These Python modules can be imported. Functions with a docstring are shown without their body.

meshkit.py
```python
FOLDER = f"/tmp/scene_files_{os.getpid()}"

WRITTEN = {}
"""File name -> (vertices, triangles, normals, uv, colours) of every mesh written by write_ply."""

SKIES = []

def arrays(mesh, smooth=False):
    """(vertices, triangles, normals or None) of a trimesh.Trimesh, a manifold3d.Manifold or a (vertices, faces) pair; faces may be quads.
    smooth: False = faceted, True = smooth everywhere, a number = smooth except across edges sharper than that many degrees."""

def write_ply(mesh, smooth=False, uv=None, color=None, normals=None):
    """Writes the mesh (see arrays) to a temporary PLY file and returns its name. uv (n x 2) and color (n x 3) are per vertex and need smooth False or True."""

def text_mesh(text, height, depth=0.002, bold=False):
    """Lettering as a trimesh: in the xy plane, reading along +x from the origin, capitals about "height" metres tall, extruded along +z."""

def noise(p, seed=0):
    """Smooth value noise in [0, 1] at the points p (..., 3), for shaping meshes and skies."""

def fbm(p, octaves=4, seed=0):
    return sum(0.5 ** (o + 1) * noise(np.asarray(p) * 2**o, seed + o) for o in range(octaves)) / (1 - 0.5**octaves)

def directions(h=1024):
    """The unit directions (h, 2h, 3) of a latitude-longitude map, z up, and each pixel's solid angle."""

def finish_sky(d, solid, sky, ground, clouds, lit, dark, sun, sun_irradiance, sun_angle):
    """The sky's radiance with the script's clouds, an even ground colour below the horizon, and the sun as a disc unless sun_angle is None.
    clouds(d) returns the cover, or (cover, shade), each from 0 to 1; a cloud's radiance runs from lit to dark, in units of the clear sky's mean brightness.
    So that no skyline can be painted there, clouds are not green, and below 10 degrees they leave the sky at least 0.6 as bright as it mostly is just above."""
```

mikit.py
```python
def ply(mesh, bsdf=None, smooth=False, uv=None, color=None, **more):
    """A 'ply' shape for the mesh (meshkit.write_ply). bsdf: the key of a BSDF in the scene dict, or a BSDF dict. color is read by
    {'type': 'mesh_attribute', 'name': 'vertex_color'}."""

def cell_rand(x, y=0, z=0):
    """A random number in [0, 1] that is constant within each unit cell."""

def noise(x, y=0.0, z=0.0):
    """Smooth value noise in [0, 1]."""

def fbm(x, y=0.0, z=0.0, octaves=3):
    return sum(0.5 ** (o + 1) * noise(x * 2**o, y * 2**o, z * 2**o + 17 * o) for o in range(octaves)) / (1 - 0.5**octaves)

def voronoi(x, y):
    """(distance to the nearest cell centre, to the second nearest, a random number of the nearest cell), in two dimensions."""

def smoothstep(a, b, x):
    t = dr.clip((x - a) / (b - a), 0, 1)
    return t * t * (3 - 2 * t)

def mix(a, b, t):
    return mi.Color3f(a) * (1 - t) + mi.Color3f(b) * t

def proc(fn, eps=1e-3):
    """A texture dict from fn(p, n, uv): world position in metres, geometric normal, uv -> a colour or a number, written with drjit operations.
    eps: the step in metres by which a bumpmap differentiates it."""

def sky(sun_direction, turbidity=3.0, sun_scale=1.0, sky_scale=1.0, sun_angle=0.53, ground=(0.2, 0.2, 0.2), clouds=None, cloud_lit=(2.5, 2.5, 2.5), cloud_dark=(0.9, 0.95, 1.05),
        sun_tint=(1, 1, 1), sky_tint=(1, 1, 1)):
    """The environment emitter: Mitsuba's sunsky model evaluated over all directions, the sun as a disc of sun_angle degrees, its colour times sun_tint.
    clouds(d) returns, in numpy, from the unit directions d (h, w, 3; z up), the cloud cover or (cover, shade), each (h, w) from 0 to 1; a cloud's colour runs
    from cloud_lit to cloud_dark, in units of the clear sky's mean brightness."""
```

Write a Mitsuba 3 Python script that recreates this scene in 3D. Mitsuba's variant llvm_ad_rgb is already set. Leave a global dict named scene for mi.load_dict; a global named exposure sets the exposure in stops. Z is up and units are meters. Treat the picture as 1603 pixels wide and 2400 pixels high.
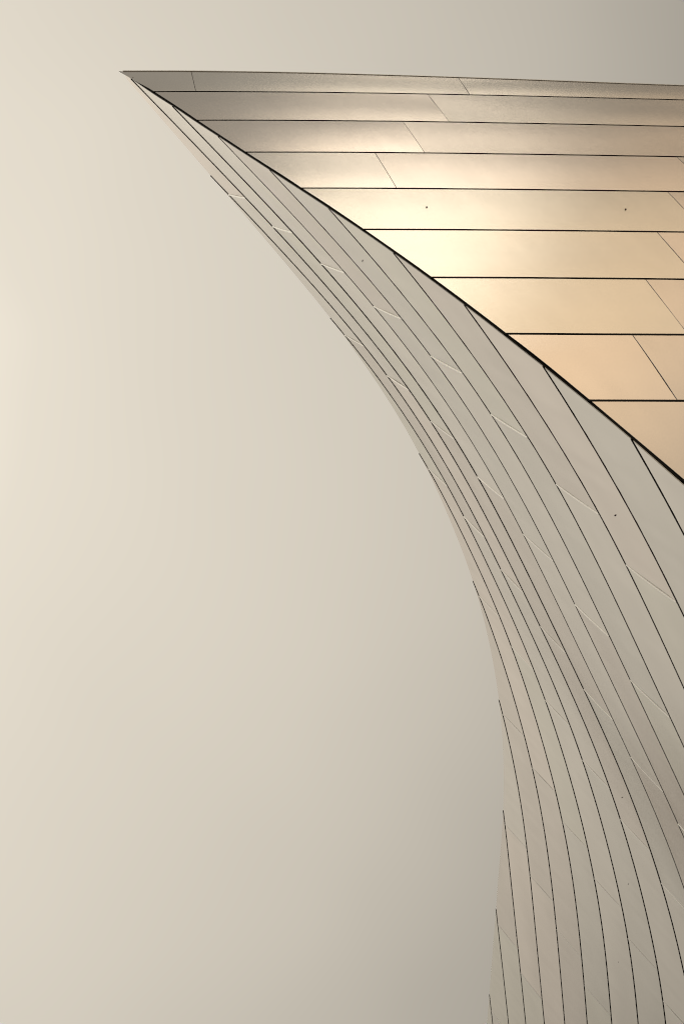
import math
import numpy as np
import drjit as dr
import mitsuba as mi
import mikit, meshkit
from scipy.interpolate import RectBivariateSpline, PchipInterpolator

T = mi.ScalarTransform4f
scene, labels = {}, {}

# ---------------------------------------------------------------- camera, sky, exposure
PITCH, ROLL = 1.12865, -0.541                # hand-held, looking steeply up with the camera tilted
_fwd = np.array([0, math.cos(PITCH), math.sin(PITCH)])
_up = -math.sin(ROLL) * np.array([1, 0, 0]) + math.cos(ROLL) * np.array([0, -math.sin(PITCH), math.cos(PITCH)])
EYE = np.array([0, 0, 1.6])
scene['camera'] = {'type': 'perspective', 'fov_axis': 'y', 'fov': 44.39, 'near_clip': 0.1, 'far_clip': 5000.0,
                   'to_world': T().look_at(origin=EYE.tolist(), target=(EYE + _fwd).tolist(), up=_up.tolist())}


def direction(az, el):
    a, e = math.radians(az), math.radians(el)
    return np.array([math.sin(a) * math.cos(e), math.cos(a) * math.cos(e), math.sin(e)])


SUN = direction(127, 46)                     # low haze-veiled sun behind the photographer, to the right
BANK = direction(-75, 68)                    # the thick of the high cloud veil; it thins away from there


def veil(d):
    """(cover, shade): a bright veil of high cloud that thins into duller sky, and below the sun the clear hazy horizon"""
    ang = np.degrees(np.arccos(np.clip(d @ BANK, -1, 1)))
    wob = (meshkit.fbm(d * 1.6 + 7.3, 3, 5) - 0.5) * 12.0 + (meshkit.fbm(d * 4.5 + 2.1, 3, 9) - 0.5) * 5.5
    t = np.interp(ang + wob, [0, 9, 16, 30, 36, 41, 48, 60, 80, 180], [0.0, 0.25, 0.415, 0.525, 0.59, 0.655, 0.76, 0.90, 0.96, 0.975])
    glow = np.exp(-(np.degrees(np.arccos(np.clip(d @ SUN, -1, 1))) / 7.8) ** 2)   # the sun's aureole in the haze
    t = t * (1 - 0.95 * glow)
    el = np.degrees(np.arcsin(np.clip(d[..., 2], -1, 1)))
    s = SUN[:2] / np.linalg.norm(SUN[:2])
    side = 0.5 + 0.5 * (d[..., :2] @ s) / np.maximum(np.linalg.norm(d[..., :2], axis=-1), 1e-6)
    e = np.clip((54.5 - el) / 19, 0, 1)
    haze = e * e * (3 - 2 * e) * side ** 2 * (0.6 + 0.4 * np.clip((el - 25) / 20, 0, 1))
    return 1 - 0.72 * haze * (1 - glow), t


scene['sky'] = mikit.sky(SUN, turbidity=4, sun_scale=0.008, sun_angle=13, clouds=veil, cloud_lit=(2.80, 2.58, 2.19),
                         cloud_dark=(0.10, 0.09, 0.08), ground=(0.3, 0.28, 0.25), sun_tint=(1.0, 0.96, 0.91), sky_tint=(2.75, 1.88, 1.12))
exposure = 1.35

# ---------------------------------------------------------------- the two curved walls, as surveyed (metres)
# side wall: x over (y, z); front wall: y over (x, z)
SIDE_Y=np.arange(31)*1.3500-0.9000
SIDE_Z=np.arange(21)*1.3500-0.6500
SIDE_X=np.array([
[2.603,2.426,2.243,2.055,1.859,1.653,1.436,1.207,0.966,0.722,0.485,0.268,0.078,-0.094,-0.255,-0.405,-0.545,-0.680,-0.819,-0.965,-1.125],
[2.788,2.622,2.452,2.277,2.097,1.909,1.711,1.499,1.274,1.040,0.810,0.602,0.424,0.260,0.098,-0.052,-0.191,-0.327,-0.470,-0.624,-0.794],
[2.943,2.786,2.626,2.464,2.299,2.129,1.952,1.763,1.560,1.349,1.136,0.940,0.776,0.615,0.446,0.296,0.158,0.019,-0.131,-0.296,-0.480],
[3.065,2.915,2.763,2.610,2.457,2.301,2.142,1.978,1.803,1.625,1.454,1.286,1.125,0.958,0.784,0.637,0.497,0.351,0.189,0.009,-0.193],
[3.152,3.006,2.859,2.712,2.564,2.416,2.269,2.120,1.969,1.831,1.706,1.569,1.419,1.266,1.107,0.958,0.812,0.655,0.478,0.278,0.057],
[3.205,3.061,2.916,2.770,2.623,2.476,2.329,2.185,2.051,1.943,1.843,1.739,1.622,1.501,1.368,1.228,1.079,0.910,0.717,0.498,0.257],
[3.225,3.081,2.936,2.789,2.640,2.490,2.340,2.195,2.063,1.957,1.869,1.791,1.709,1.620,1.524,1.411,1.269,1.094,0.887,0.653,0.393],
[3.214,3.069,2.923,2.774,2.623,2.471,2.320,2.173,2.039,1.929,1.842,1.769,1.701,1.635,1.571,1.488,1.360,1.187,0.974,0.728,0.455],
[3.173,3.028,2.880,2.731,2.580,2.429,2.279,2.136,2.006,1.896,1.806,1.729,1.657,1.592,1.531,1.461,1.351,1.184,0.969,0.717,0.435],
[3.104,2.959,2.811,2.663,2.514,2.366,2.222,2.085,1.962,1.855,1.764,1.684,1.607,1.529,1.450,1.368,1.254,1.086,0.871,0.616,0.330],
[3.009,2.863,2.716,2.569,2.423,2.280,2.143,2.014,1.898,1.796,1.705,1.618,1.527,1.427,1.318,1.203,1.071,0.900,0.683,0.427,0.141],
[2.887,2.741,2.595,2.449,2.307,2.168,2.036,1.913,1.801,1.699,1.604,1.506,1.391,1.259,1.117,0.971,0.819,0.636,0.413,0.156,-0.127],
[2.738,2.591,2.445,2.301,2.159,2.023,1.893,1.771,1.658,1.551,1.445,1.329,1.191,1.027,0.855,0.683,0.502,0.299,0.068,-0.190,-0.469],
[2.562,2.413,2.266,2.120,1.978,1.841,1.709,1.583,1.463,1.345,1.222,1.085,0.924,0.736,0.534,0.329,0.116,-0.106,-0.346,-0.602,-0.873],
[2.358,2.206,2.056,1.907,1.762,1.619,1.481,1.346,1.213,1.078,0.934,0.774,0.591,0.380,0.146,-0.096,-0.337,-0.576,-0.818,-1.067,-1.326],
[2.126,1.970,1.815,1.661,1.509,1.358,1.210,1.061,0.911,0.755,0.587,0.401,0.191,-0.048,-0.310,-0.571,-0.829,-1.082,-1.323,-1.564,-1.811],
[1.868,1.705,1.543,1.382,1.220,1.059,0.897,0.733,0.563,0.384,0.191,-0.022,-0.258,-0.520,-0.797,-1.070,-1.333,-1.587,-1.833,-2.072,-2.313],
[1.583,1.413,1.243,1.072,0.900,0.726,0.549,0.367,0.177,-0.024,-0.241,-0.477,-0.734,-1.010,-1.295,-1.576,-1.840,-2.091,-2.339,-2.581,-2.820],
[1.273,1.095,0.915,0.733,0.549,0.362,0.169,-0.030,-0.239,-0.461,-0.697,-0.951,-1.222,-1.506,-1.794,-2.077,-2.344,-2.599,-2.848,-3.091,-3.331],
[0.940,0.753,0.563,0.370,0.173,-0.028,-0.236,-0.452,-0.678,-0.916,-1.169,-1.436,-1.715,-2.004,-2.294,-2.577,-2.848,-3.108,-3.359,-3.604,-3.845],
[0.586,0.389,0.189,-0.015,-0.225,-0.439,-0.661,-0.892,-1.133,-1.385,-1.650,-1.926,-2.212,-2.503,-2.793,-3.078,-3.352,-3.615,-3.869,-4.116,-4.359],
[0.213,0.006,-0.204,-0.420,-0.641,-0.868,-1.103,-1.347,-1.600,-1.863,-2.137,-2.420,-2.709,-3.002,-3.293,-3.578,-3.855,-4.121,-4.378,-4.628,-4.872],
[-0.177,-0.393,-0.614,-0.840,-1.072,-1.311,-1.557,-1.812,-2.075,-2.347,-2.628,-2.916,-3.208,-3.502,-3.793,-4.079,-4.357,-4.626,-4.886,-5.139,-5.385],
[-0.582,-0.808,-1.038,-1.274,-1.516,-1.765,-2.021,-2.285,-2.556,-2.836,-3.122,-3.413,-3.707,-4.002,-4.294,-4.580,-4.859,-5.130,-5.393,-5.648,-5.897],
[-1.000,-1.234,-1.474,-1.719,-1.970,-2.228,-2.492,-2.764,-3.042,-3.327,-3.617,-3.911,-4.207,-4.502,-4.794,-5.081,-5.361,-5.634,-5.898,-6.156,-6.407],
[-1.430,-1.672,-1.920,-2.173,-2.433,-2.698,-2.970,-3.248,-3.531,-3.820,-4.114,-4.409,-4.706,-5.002,-5.294,-5.582,-5.863,-6.137,-6.403,-6.663,-6.916],
[-1.869,-2.119,-2.375,-2.635,-2.902,-3.174,-3.452,-3.735,-4.023,-4.315,-4.611,-4.908,-5.206,-5.502,-5.795,-6.083,-6.364,-6.639,-6.908,-7.169,-7.425],
[-2.317,-2.574,-2.836,-3.104,-3.376,-3.654,-3.937,-4.225,-4.517,-4.812,-5.109,-5.408,-5.706,-6.002,-6.295,-6.583,-6.866,-7.142,-7.412,-7.675,-7.932],
[-2.772,-3.036,-3.304,-3.577,-3.855,-4.138,-4.425,-4.717,-5.011,-5.309,-5.608,-5.907,-6.206,-6.502,-6.796,-7.084,-7.367,-7.644,-7.915,-8.180,-8.439],
[-3.234,-3.503,-3.777,-4.055,-4.338,-4.625,-4.916,-5.210,-5.507,-5.807,-6.107,-6.407,-6.706,-7.003,-7.296,-7.585,-7.868,-8.146,-8.418,-8.685,-8.946],
[-3.700,-3.975,-4.253,-4.536,-4.823,-5.114,-5.408,-5.705,-6.004,-6.305,-6.606,-6.907,-7.206,-7.503,-7.796,-8.085,-8.370,-8.648,-8.921,-9.189,-9.451]])
FRONT_X=np.arange(21)*0.9000-1.8000
FRONT_Z=np.arange(23)*0.9000-0.6500
FRONT_Y=np.array([
[5.912,5.554,5.196,4.837,4.479,4.121,3.762,3.404,3.046,2.687,2.329,2.023,1.737,1.466,1.207,0.956,0.710,0.464,0.216,-0.040,-0.305,-0.578,-0.850],
[6.500,6.142,5.784,5.425,5.067,4.709,4.350,3.992,3.634,3.275,2.917,2.594,2.292,2.007,1.736,1.475,1.220,0.967,0.714,0.455,0.187,-0.085,-0.357],
[7.088,6.730,6.372,6.013,5.655,5.297,4.938,4.580,4.222,3.864,3.505,3.165,2.847,2.549,2.266,1.994,1.730,1.471,1.212,0.949,0.680,0.408,0.136],
[7.804,7.433,7.062,6.691,6.320,5.949,5.578,5.208,4.837,4.466,4.095,3.738,3.405,3.092,2.797,2.515,2.243,1.977,1.712,1.447,1.176,0.903,0.630],
[8.574,8.185,7.797,7.409,7.021,6.632,6.244,5.856,5.467,5.079,4.691,4.317,3.969,3.644,3.337,3.045,2.765,2.492,2.224,1.955,1.683,1.409,1.136],
[9.342,8.937,8.532,8.127,7.722,7.317,6.911,6.506,6.101,5.696,5.291,4.901,4.539,4.201,3.883,3.582,3.295,3.016,2.743,2.473,2.200,1.926,1.652],
[10.107,9.686,9.264,8.843,8.421,8.000,7.578,7.157,6.736,6.314,5.893,5.487,5.111,4.761,4.434,4.124,3.830,3.546,3.270,2.997,2.724,2.451,2.178],
[10.866,10.429,9.992,9.554,9.117,8.680,8.243,7.806,7.369,6.931,6.494,6.074,5.685,5.323,4.986,4.668,4.368,4.079,3.800,3.526,3.254,2.982,2.710],
[11.617,11.164,10.712,10.260,9.807,9.355,8.903,8.450,7.998,7.546,7.093,6.659,6.257,5.885,5.538,5.213,4.906,4.614,4.333,4.058,3.787,3.517,3.246],
[12.357,11.890,11.423,10.956,10.489,10.022,9.555,9.088,8.621,8.154,7.687,7.239,6.825,6.443,6.087,5.756,5.444,5.148,4.865,4.590,4.321,4.053,3.784],
[13.030,12.554,12.079,11.603,11.128,10.653,10.177,9.702,9.226,8.751,8.275,7.814,7.389,6.996,6.633,6.295,5.978,5.679,5.395,5.121,4.853,4.587,4.320],
[13.616,13.141,12.665,12.190,11.715,11.239,10.764,10.288,9.813,9.337,8.862,8.387,7.951,7.549,7.177,6.833,6.512,6.210,5.924,5.651,5.385,5.118,4.852],
[14.203,13.727,13.252,12.777,12.301,11.826,11.350,10.875,10.399,9.924,9.449,8.961,8.513,8.101,7.721,7.371,7.045,6.741,6.454,6.181,5.917,5.650,5.383],
[14.789,14.314,13.839,13.363,12.888,12.412,11.937,11.461,10.986,10.510,10.035,9.534,9.075,8.653,8.266,7.909,7.579,7.271,6.984,6.711,6.449,6.182,5.915],
[15.376,14.901,14.425,13.950,13.474,12.999,12.523,12.048,11.572,11.097,10.622,10.108,9.637,9.205,8.810,8.447,8.112,7.802,7.513,7.241,6.981,6.714,6.447],
[15.962,15.487,15.012,14.536,14.061,13.585,13.110,12.634,12.159,11.684,11.208,10.681,10.199,9.758,9.354,8.985,8.646,8.333,8.043,7.771,7.512,7.246,6.979],
[16.549,16.074,15.598,15.123,14.647,14.172,13.696,13.221,12.746,12.270,11.795,11.254,10.761,10.310,9.899,9.523,9.179,8.863,8.572,8.302,8.044,7.777,7.510],
[17.136,16.660,16.185,15.709,15.234,14.758,14.283,13.808,13.332,12.857,12.381,11.828,11.323,10.862,10.443,10.061,9.713,9.394,9.102,8.832,8.576,8.309,8.042],
[17.722,17.247,16.771,16.296,15.820,15.345,14.869,14.394,13.919,13.443,12.968,12.401,11.885,11.415,10.987,10.599,10.246,9.925,9.631,9.362,9.108,8.841,8.574],
[18.309,17.833,17.358,16.882,16.407,15.931,15.456,14.981,14.505,14.030,13.554,12.975,12.447,11.967,11.532,11.137,10.780,10.455,10.161,9.892,9.640,9.373,9.106],
[18.895,18.420,17.944,17.469,16.993,16.518,16.043,15.567,15.092,14.616,14.141,13.548,13.009,12.519,12.076,11.675,11.313,10.986,10.690,10.422,10.171,9.904,9.638]])

SIDE = RectBivariateSpline(SIDE_Y, SIDE_Z, SIDE_X)
FRONT = RectBivariateSpline(FRONT_X, FRONT_Z, FRONT_Y)
COURSE, LEVEL0 = 0.9, 16.646                 # height of a course of cladding; height of the joint at the prow's tip
TIP = (0.42, 1.04, 16.895)
FRONT_FIXINGS = [(2.14, 13.06), (3.86, 13.06)]
SIDE_FIXINGS = [(3.43, 13.51), (5.71, 10.79), (13.40, 16.20), (15.87, 17.08), (18.31, 18.00)]
SIDE_END, FRONT_END = 29.0, 11.0             # where the walls are cut off, far out of the picture
side_rim = PchipInterpolator([-1.0, 1.04, 2.673, 5.323, 8.227, 11.247, 14.331, 17.426, 20.489, 23.555, 40.0],
                             [16.0, 16.895, 17.546, 18.446, 19.346, 20.246, 21.146, 22.046, 22.946, 23.846, 28.67])
_ry = np.linspace(-1, 40, 2000)
_rz = side_rim(_ry)
side_rim_y = lambda z: np.interp(z, _rz, _ry)
front_rim = lambda x: np.interp(x, [0.42, 1.05, 2.2, 3.4, 4.7, 5.65, 6.4, 11.0], [16.895, 16.893, 16.87, 16.83, 16.79, 16.755, 16.735, 16.6])

# the prow: where the two walls meet
_ez = np.linspace(-0.6, 17.2, 90)
_ey = np.zeros_like(_ez)
for _i, _z in enumerate(_ez):
    lo, hi = -1.0, 14.0
    g = lambda y: y - FRONT.ev(SIDE.ev(y, _z), _z)
    for _ in range(60):
        mid = 0.5 * (lo + hi)
        lo, hi = (mid, hi) if g(mid) < 0 else (lo, mid)
    _ey[_i] = 0.5 * (lo + hi)
_ex = SIDE.ev(_ey, _ez)
edge_y = lambda z: np.interp(z, _ez, _ey)
edge_x = lambda z: np.interp(z, _ez, _ex)


def side_point(y, z):
    return np.stack([SIDE.ev(y, z), y, z], -1)


def side_normal(y, z):
    n = np.stack([-np.ones_like(y), SIDE.ev(y, z, dx=1), SIDE.ev(y, z, dy=1)], -1)
    return n / np.linalg.norm(n, axis=-1, keepdims=True)


def front_point(x, z):
    return np.stack([x, FRONT.ev(x, z), z], -1)


def front_normal(x, z):
    n = np.stack([FRONT.ev(x, z, dx=1), -np.ones_like(x), FRONT.ev(x, z, dy=1)], -1)
    return n / np.linalg.norm(n, axis=-1, keepdims=True)


def fall_slope(surf, a, z):
    """how far a joint square to the courses moves sideways per metre of height"""
    sa, sz = float(surf.ev(a, z, dx=1)), float(surf.ev(a, z, dy=1))
    return -sa * sz / (1 + sa * sa)


# ---------------------------------------------------------------- materials
def steel(base, rough, seed):
    def tone(p, n, uv):
        w = mikit.fbm(p.x * 0.9 + seed, p.y * 0.9, p.z * 2.2, 3) - 0.5
        s = mikit.noise(p.x * 7 + seed, p.y * 7, p.z * 1.3) - 0.5
        k = 1 + 0.07 * w + 0.05 * s
        return mi.Color3f(base[0] * k, base[1] * k, base[2] * k)

    def dull(p, n, uv):
        return rough + 0.01 * (mikit.fbm(p.x * 1.7 + seed, p.y * 1.7, p.z * 3.0, 2) - 0.5)
    return {'type': 'twosided', 'b': {'type': 'roughconductor', 'distribution': 'beckmann', 'alpha': mikit.proc(dull), 'specular_reflectance': mikit.proc(tone),
                                      'eta': {'type': 'rgb', 'value': (2.0, 2.0, 2.0)}, 'k': {'type': 'rgb', 'value': (6.0, 5.8, 5.5)}}}


STEELS = []
for _i, (_c, _r) in enumerate([((0.97, 0.95, 0.925), 0.050), ((0.93, 0.918, 0.895), 0.056), ((1.0, 0.955, 0.925), 0.047), ((0.95, 0.94, 0.90), 0.052), ((0.99, 0.97, 0.945), 0.050), ((0.94, 0.905, 0.88), 0.055)]):
    scene['brushed_steel_%d' % _i] = steel(_c, _r, 13.7 * _i)
    STEELS.append('brushed_steel_%d' % _i)
scene['membrane_and_shadow_black'] = {'type': 'twosided', 'b': {'type': 'principled', 'base_color': {'type': 'rgb', 'value': (0.012, 0.011, 0.010)}, 'roughness': 0.8, 'specular': 0.2}}  # also colours in the shadow of the open seams and the prow gap
scene['lap_steel'] = {'type': 'twosided', 'b': {'type': 'principled', 'base_color': {'type': 'rgb', 'value': (0.84, 0.82, 0.78)}, 'roughness': 0.3, 'metallic': 1.0}}
scene['roof_sheet'] = {'type': 'twosided', 'b': {'type': 'principled', 'base_color': {'type': 'rgb', 'value': (0.34, 0.33, 0.31)}, 'roughness': 0.7}}


def paving(p, n, uv):
    c = 0.30 + 0.06 * (mikit.fbm(p.x * 0.8, p.y * 0.8, 0, 4) - 0.5)
    j = dr.minimum(dr.abs(p.x / 1.2 - dr.round(p.x / 1.2)), dr.abs(p.y / 1.2 - dr.round(p.y / 1.2)))
    c = c * dr.select((j < 0.006) & (dr.abs(p.x) + dr.abs(p.y) < 120), 0.55, 1.0)
    return mi.Color3f(c, c * 0.96, c * 0.9)


scene['paving_stone'] = {'type': 'twosided', 'b': {'type': 'diffuse', 'reflectance': mikit.proc(paving)}}

# ---------------------------------------------------------------- the ground
g = np.linspace(-1, 1, 41)
g = np.sign(g) * np.abs(g) ** 3 * 2500
gx, gy = np.meshgrid(g, g, indexing='ij')
gi = np.arange(40)[:, None] * 41 + np.arange(40)[None, :]
gf = np.stack([gi, gi + 41, gi + 42, gi + 1], -1).reshape(-1, 4)
scene['ground'] = mikit.ply((np.stack([gx, gy, 0 * gx], -1).reshape(-1, 3), gf), 'paving_stone')
labels['ground'] = {'label': 'pale paved plaza below the metal building', 'category': 'ground', 'kind': 'structure'}

# ---------------------------------------------------------------- building
BUILDING = 'metal_clad_building'
labels[BUILDING] = {'label': 'sharp-prowed building clad in curved brushed steel panels, rising against a pale sky', 'category': 'building'}
FRONT_WALL, SIDE_WALL = BUILDING + '__front_wall', BUILDING + '__side_wall'
labels[FRONT_WALL] = {'label': 'warm gold gleaming upper wall with long level courses'}
labels[SIDE_WALL] = {'label': 'grey beige wall sweeping down in a long curve'}
count = {}


def numbered(key):
    count[key] = n = count.get(key, -1) + 1
    return key if n == 0 else '%s_%03d' % (key, n)


class Mesh:
    def __init__(self):
        self.v, self.f, self.n = [], [], 0

    def grid(self, P, flip=False):
        a, b = P.shape[:2]
        i = np.arange(a - 1)[:, None] * b + np.arange(b - 1)[None, :] + self.n
        q = np.stack([i, i + b, i + b + 1, i + 1], -1).reshape(-1, 4)
        if flip:
            q = q[:, ::-1]
        self.v.append(P.reshape(-1, 3))
        self.f.append(np.vstack([q[:, [0, 1, 2]], q[:, [0, 2, 3]]]))
        self.n += a * b

    def get(self):
        import trimesh
        return trimesh.Trimesh(np.vstack(self.v), np.vstack(self.f), process=False)


GAP, DEPTH = 0.025, 0.035


def panel_mesh(point, normal, A, Z, seed, flip, warp=0.006, prow=False, bevel=0.002):
    """a sheet-steel panel over the parameter grid A, Z: slightly buckled face, bevelled rim, returns folded back"""
    N = normal(A, Z)
    P = point(A, Z)
    a, b = A.shape
    u = np.linspace(0, 1, a)[:, None] * np.ones((1, b))
    v = np.ones((a, 1)) * np.linspace(0, 1, b)[None, :]
    L = max(np.linalg.norm(P[-1, b // 2] - P[0, b // 2]), 0.05)
    rnd = np.random.RandomState(seed)
    q = np.stack([u * L * 0.5 + seed * 3.17, v * 0.9, 0 * u + seed * 0.31], -1)
    k = (0.85 * meshkit.noise(q, seed % 97) + 0.15 * meshkit.noise(q * 2.3, seed % 89) - 0.5) * 2 * warp
    k = k + rnd.uniform(-0.0018, 0.0018) * np.exp(-u * L / 0.28) + rnd.uniform(-0.0018, 0.0018) * np.exp(-(1 - u) * L / 0.28)
    k = k + rnd.uniform(0.0, 0.003)           # each sheet is bowed a little more or less than the next
    k = k * (1 - (2 * v - 1) ** 2)              # the long edges are held straight by the seams
    F = P + N * k[..., None]
    m = Mesh()
    m.grid(F, flip)
    ring = [(F[:, 0], N[:, 0], F[:, 1]), (F[-1, :], N[-1, :], F[-2, :]), (F[::-1, -1], N[::-1, -1], F[::-1, -2]), (F[0, ::-1], N[0, ::-1], F[1, ::-1])]
    for side, (e, n, inner) in enumerate(ring):
        out = e - inner
        out = out - (out * n).sum(-1, keepdims=True) * n
        out = out / np.maximum(np.linalg.norm(out, axis=-1, keepdims=True), 1e-6)
        e1 = e + out * bevel * 0.8 - n * bevel
        deep = np.full(len(e), DEPTH)
        if prow:                                 # at the sharp prow there is no room behind the face
            run = np.linalg.norm(e - F[:1, :].mean(1), axis=1)
            deep = np.full(len(e), 0.004) if side == 3 else np.minimum(DEPTH, 0.004 + 0.35 * np.maximum(run - 0.6, 0))
        e2 = e1 - n * deep[:, None]
        m.grid(np.stack([e, e1], 1), not flip)
        m.grid(np.stack([e1, e2], 1), not flip)
    return m.get()


def cells(levels, joints, left, right_end, top_of, slope_surf, least=0.35):
    """the panels of a wall, course by course: yields (level, left line, right line, is first)"""
    for k in levels:
        zb, zt = LEVEL0 + COURSE * k, LEVEL0 + COURSE * (k + 1)
        zm = 0.5 * (zb + zt)
        lines = []
        for a in sorted(joints(k)):
            if a < left(zb) + least or a > right_end - 0.3:
                continue
            s = fall_slope(slope_surf, a, zm)
            lines.append(lambda z, a=a, s=s: a + s * (z - zm))
        bounds = [left] + lines + [lambda z: right_end + 0 * z]
        for i in range(len(bounds) - 1):
            yield k, zb, zt, bounds[i], bounds[i + 1], i == 0, i == len(bounds) - 2


# side wall: courses from the ground to the rim, joints in long diagonal flights
FLIGHTS = [np.polyfit(*zip(*f), 1) for f in (
    [(1, 2.96), (0, 3.383), (-1, 3.837), (-2, 4.306), (-3, 4.805), (-4, 5.328), (-5, 5.9), (-6, 6.497)],
    [(2, 5.621), (1, 6.126), (0, 6.645), (-1, 7.238), (-2, 7.777), (-3, 8.425), (-4, 9.077)],
    [(3, 8.519), (2, 9.084), (1, 9.681), (0, 10.287), (-1, 10.939), (-2, 11.612)],
    [(4, 11.566), (3, 12.189), (2, 12.828), (1, 13.531), (0, 14.167)],
    [(5, 14.66), (4, 15.382), (2, 16.743), (1, 17.434)],
    [(5, 18.482), (4, 19.183), (3, 19.896)])]
KNOWN = {1: [2.96, 6.126, 9.681, 13.531, 17.434], 0: [3.383, 6.645, 10.287, 14.167], -1: [3.837, 7.238, 10.939], -2: [4.306, 7.777, 11.612], -3: [4.805, 8.425],
         -4: [5.328, 9.077], -5: [5.9], -6: [6.497], 2: [5.621, 9.084, 12.828, 16.743], 3: [8.519, 12.189, 19.896], 4: [11.566, 15.382, 19.183], 5: [14.66, 18.482], 6: [17.78, 21.587]}


def side_joints(k):                          # k: number of the course, counted by its upper joint
    fl = [np.polyval(f, k) for f in FLIGHTS]
    got = [fl[0] - 3.75] + fl + [fl[-1] + 3.85 * i for i in (1, 2, 3, 4)]
    known = KNOWN.get(k, [])
    return known + [a for a in got if all(abs(a - b) > 1.5 for b in known)]


def front_joints(k):
    if k > 0:
        return [1.07, 3.82, 6.70, 9.57]
    return [3.26 + 0.576 * (k + 0.5) + 2.87 * n for n in (-1, 0, 1, 2, 3)]


PROW_SIDE, PROW_FRONT = 0.014, 0.037         # the panels stop short of the prow and leave a dark reveal


def side_left(z):
    z = np.asarray(z, float)
    return np.maximum(edge_y(z) + PROW_SIDE, np.where(z > TIP[2] - 0.004, side_rim_y(z), -9))


def front_left(z):
    return edge_x(np.asarray(z, float)) + PROW_FRONT


panel_no = 0


def bead(key, line, z0, z1, width=0.014, rise=0.008):
    """rolled lip where one side-wall panel laps over the next"""
    z = np.linspace(z0, z1, 8)
    rows = []
    swell = 0.004 * (1 - (2 * (z - z0) / (z1 - z0) - 1) ** 2)
    for dy, up in ((-0.5, -0.001), (-0.44, 0.0012), (0.36, 0.93 * rise), (0.46, rise), (0.55, 0.9 * rise), (0.6, -0.001)):
        y = line(z) + width * dy
        rows.append(side_point(y, z) + side_normal(y, z) * (up + (swell if up > 0 else 0 * z))[:, None])
    m = Mesh()
    m.grid(np.stack(rows, 1), False)
    scene[numbered(key)] = mikit.ply(m.get(), 'lap_steel', smooth=20)


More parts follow.
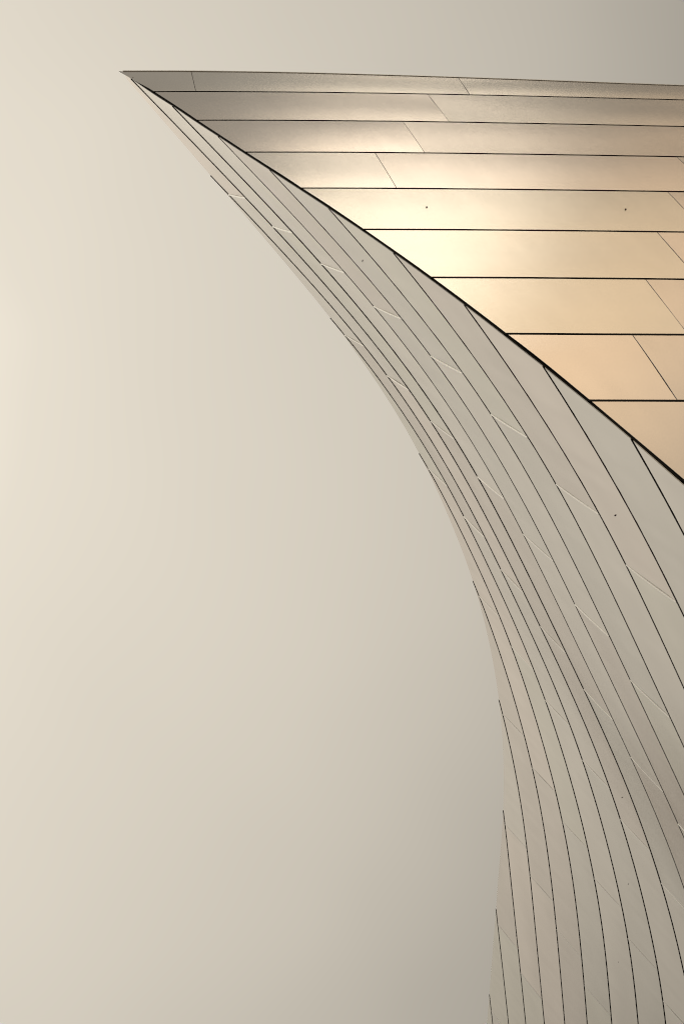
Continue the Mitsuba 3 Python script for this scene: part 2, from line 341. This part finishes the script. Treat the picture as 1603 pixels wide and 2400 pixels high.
def add_panels(wall, mesh_point, mesh_normal, gen, rim, flip, end_trim):
    global panel_no
    for k, zb, zt, L, R, first, last in gen:
        z0, z1 = zb + GAP / 2, zt - GAP / 2
        zz = np.linspace(z0, z1, 60)
        ok = (R(zz) - L(zz)) > 0.06
        if not ok.any():
            continue
        z1 = zz[ok].max()
        z0 = zz[ok].min()
        if z1 - z0 < 0.03:
            continue
        rows = np.linspace(z0, z1, 7)
        la = L(rows) + (0 if first else end_trim)
        ra = R(rows) - (0 if last else end_trim)
        length = (ra - la).max()
        nu = int(np.clip(length / 0.2, 5, 19))
        s = np.linspace(0, 1, nu)[:, None]
        s = s - 0.075 * np.sin(2 * np.pi * s)
        A = la[None, :] + (ra - la)[None, :] * s
        Z = np.ones((nu, 1)) * rows[None, :]
        if rim is not None:
            lim = rim(A) - 0.004
            if (lim < z1).any():
                Z = z0 + (np.minimum(lim, z1) - z0) * ((Z - z0) / (z1 - z0))
        panel_no += 1
        m = panel_mesh(mesh_point, mesh_normal, A, Z, panel_no, flip, prow=first)
        if wall == SIDE_WALL and not first and zz[ok].max() > zt - GAP:
            bead(wall + '__lap', L, z0, z1, rise=0.0065 + 0.004 * np.random.RandomState(panel_no).rand())
        scene[numbered(wall + '__panel')] = mikit.ply(m, STEELS[np.random.RandomState(1000 + panel_no).randint(len(STEELS))], smooth=True)


# dark walls behind the panels, 35 mm back, with real thickness
def backing(point, normal, left, right_end, top_rows, key, flip, z_low):
    m = Mesh()
    t = np.linspace(0, 1, 60)[:, None]
    w = np.linspace(0, 1, 40)[None, :]
    a0 = left
    # lay the sheet out from the foot to the rim, along the wall from the prow to the far end
    A, Z = top_rows(t, w)
    N = normal(A, Z)
    P = point(A, Z)
    f = P - N * (DEPTH + 0.002)
    b = P - N * (DEPTH + 0.10)
    m.grid(f, flip)
    m.grid(b, not flip)
    for e, e2 in ((f[:, -1], b[:, -1]), (f[:, 0], b[:, 0]), (f[0], b[0]), (f[-1], b[-1])):
        m.grid(np.stack([e, e2], 1), flip)
    scene[key] = mikit.ply(m.get(), 'membrane_and_shadow_black', smooth=False)


def side_rows(t, w):
    # t runs along the wall, w up it; the rim slopes, so rows bend with it
    zlow = 0.0
    w = w + 0 * t
    Zc = zlow + (17.2 - zlow) * w                       # guide heights at the prow
    top = None
    y_foot = edge_y(0.0)
    # along-wall stations measured from the prow at the same relative height
    zt = TIP[2] * w                                      # height on the prow line
    y0 = edge_y(zt)
    y0 = y0 + 0.35
    Y = y0 + (SIDE_END - y0) * t
    ztop = side_rim(np.maximum(TIP[1] + (SIDE_END - TIP[1]) * t, TIP[1]))
    Z = zt + (ztop - TIP[2]) * w
    return Y, Z


def front_rows(t, w):
    w = w + 0 * t
    zt = TIP[2] * w
    x0 = edge_x(zt)
    x0 = x0 + 0.35
    X = x0 + (FRONT_END - x0) * t
    Z = zt + (front_rim(TIP[0] + (FRONT_END - TIP[0]) * t) - TIP[2]) * w
    return X, Z


backing(side_point, side_normal, None, None, side_rows, SIDE_WALL, True, 0)
backing(front_point, front_normal, None, None, front_rows, FRONT_WALL, False, 0)

lv_side = list(range(-19, 10))
add_panels(SIDE_WALL, side_point, side_normal,
           cells(lv_side, lambda k: side_joints(k + 1), side_left, SIDE_END, None, SIDE), None, True, 0.002)
lv_front = [-0.5 - j for j in range(0, 19)]
add_panels(FRONT_WALL, front_point, front_normal,
           cells([k - 0.0 for k in lv_front], lambda k: front_joints(k + 1), front_left, FRONT_END, None, FRONT), front_rim, False, 0.0035)

# black strips painting in the shadow of the open seams between the courses
def seam_shadow_strip(key, point, normal, a, z, flip, proud):
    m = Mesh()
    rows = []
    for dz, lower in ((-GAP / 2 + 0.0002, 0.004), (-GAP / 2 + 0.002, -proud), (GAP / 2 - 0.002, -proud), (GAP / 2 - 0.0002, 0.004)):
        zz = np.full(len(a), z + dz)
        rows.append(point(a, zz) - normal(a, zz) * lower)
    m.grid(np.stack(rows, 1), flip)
    scene[numbered(key)] = mikit.ply(m.get(), 'membrane_and_shadow_black', smooth=False)


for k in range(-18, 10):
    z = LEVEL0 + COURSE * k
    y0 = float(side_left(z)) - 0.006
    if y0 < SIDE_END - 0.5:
        seam_shadow_strip(SIDE_WALL + '__seam', side_point, side_normal, np.linspace(y0, SIDE_END, int((SIDE_END - y0) / 0.3) + 2), z, True, 0.006 if k > -2 else 0.003)
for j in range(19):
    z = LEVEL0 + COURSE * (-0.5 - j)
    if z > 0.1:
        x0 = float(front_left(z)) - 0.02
        seam_shadow_strip(FRONT_WALL + '__seam', front_point, front_normal, np.linspace(x0, FRONT_END, int((FRONT_END - x0) / 0.3) + 2), z, False, 0.003)

# the prow: a recessed corner strip, coloured black for the shadow in the gap
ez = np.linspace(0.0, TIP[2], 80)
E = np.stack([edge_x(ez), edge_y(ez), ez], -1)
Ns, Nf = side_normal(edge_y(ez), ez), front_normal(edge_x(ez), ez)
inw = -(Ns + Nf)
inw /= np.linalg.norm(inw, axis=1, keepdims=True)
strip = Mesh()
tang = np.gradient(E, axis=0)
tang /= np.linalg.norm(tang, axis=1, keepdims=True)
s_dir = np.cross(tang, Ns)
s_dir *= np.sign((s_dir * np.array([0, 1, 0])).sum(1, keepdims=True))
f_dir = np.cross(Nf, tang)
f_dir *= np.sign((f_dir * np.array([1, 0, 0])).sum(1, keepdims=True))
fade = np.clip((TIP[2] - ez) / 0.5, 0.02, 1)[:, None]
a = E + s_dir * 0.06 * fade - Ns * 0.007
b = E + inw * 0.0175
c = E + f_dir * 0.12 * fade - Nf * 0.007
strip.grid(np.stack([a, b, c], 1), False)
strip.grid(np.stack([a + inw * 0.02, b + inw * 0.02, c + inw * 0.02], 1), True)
scene[BUILDING + '__corner_reveal'] = mikit.ply(strip.get(), 'membrane_and_shadow_black', smooth=False)
labels[BUILDING + '__corner_reveal'] = {'label': 'recessed strip down the prow, coloured black as the shadow in the gap'}

# small dark fixings standing on single panels
def fixing(key, point, normal, a, z, r):
    a, z = np.array([a]), np.array([z])
    c, n = point(a, z)[0], normal(a, z)[0]
    t = np.cross(n, [0, 0, 1.0])
    t /= np.linalg.norm(t)
    s = np.cross(n, t)
    th = np.linspace(0, 2 * math.pi, 13)
    rings = [c + n * hgt + r * q * (np.cos(th)[:, None] * t + np.sin(th)[:, None] * s) for q, hgt in ((1, 0.0), (1, 0.007), (0.75, 0.011), (0.01, 0.012))]
    m = Mesh()
    m.grid(np.stack(rings, 0), False)
    scene[numbered(key)] = mikit.ply(m.get(), 'membrane_and_shadow_black', smooth=30)


for a, z in FRONT_FIXINGS:
    fixing(FRONT_WALL + '__fixing', front_point, front_normal, a, z, 0.008)
for a, z in SIDE_FIXINGS:
    fixing(SIDE_WALL + '__fixing', side_point, side_normal, a, z, 0.006)

# copings along the two rims and the roof and rear walls that close the body
def coping(P, inward, key, w=0.16, t=0.02):
    up = np.array([0, 0, 1.0])
    m = Mesh()
    w = np.minimum(w, 0.3 * np.linalg.norm(P[:, :2] - P[0, :2], axis=1))[:, None]
    A, B = P, P + inward * w
    m.grid(np.stack([A, A + up * t, B + up * t, B], 1), False)
    m.grid(np.stack([B, A], 1), False)
    scene[key] = mikit.ply(m.get(), STEELS[0], smooth=False)


yr = np.linspace(TIP[1] + 0.02, SIDE_END, 120)
Pr = side_point(yr, side_rim(yr))
Nr = side_normal(yr, side_rim(yr)) * [1, 1, 0]
Nr /= np.linalg.norm(Nr, axis=1, keepdims=True)
coping(Pr - Nr * 0.03 + [0, 0, -0.004], -Nr, SIDE_WALL + '__coping', t=0.010)
xr = np.linspace(TIP[0] + 0.03, FRONT_END, 80)
zr = front_rim(xr)
Nq = front_normal(xr, zr)
cap = Mesh()
back = np.minimum(0.14, 0.25 * (xr - xr[0]))[:, None] * (Nq * [1, 1, 0])
up = np.array([0, 0, 1.0])
lo = front_point(xr, zr - 0.016)
hi = front_point(xr, zr)
cap.grid(np.stack([lo - Nq * 0.004, lo + Nq * 0.0075, hi + Nq * 0.0075 + up * 0.004, hi - back + up * 0.004], 1), False)
scene[FRONT_WALL + '__coping'] = mikit.ply(cap.get(), 'lap_steel', smooth=False)

n = 40
ys = np.linspace(TIP[1] + 0.6, SIDE_END, n)
xs = np.linspace(TIP[0] + 0.6, FRONT_END, n)
ra = side_point(ys, side_rim(ys)) - side_normal(ys, side_rim(ys)) * 0.15 - [0, 0, 0.25]
rb = front_point(xs, front_rim(xs)) - front_normal(xs, front_rim(xs)) * 0.15 - [0, 0, 0.25]
roof = Mesh()
roof.grid(np.stack([ra * (1 - s) + rb * s for s in np.linspace(0, 1, 6)], 1), True)
scene[BUILDING + '__roof'] = mikit.ply(roof.get(), 'roof_sheet')
rear = Mesh()
zz = np.linspace(0, 1, 20)
zs_ = zz * float(side_rim(SIDE_END))
zf_ = zz * float(front_rim(FRONT_END))
pa = side_point(np.full(20, SIDE_END), zs_)
pb = front_point(np.full(20, FRONT_END), zf_)
rear.grid(np.stack([pa * (1 - s) + pb * s for s in np.linspace(0, 1, 12)], 1), False)
scene[BUILDING + '__rear_wall'] = mikit.ply(rear.get(), 'roof_sheet')
print('panels', panel_no)
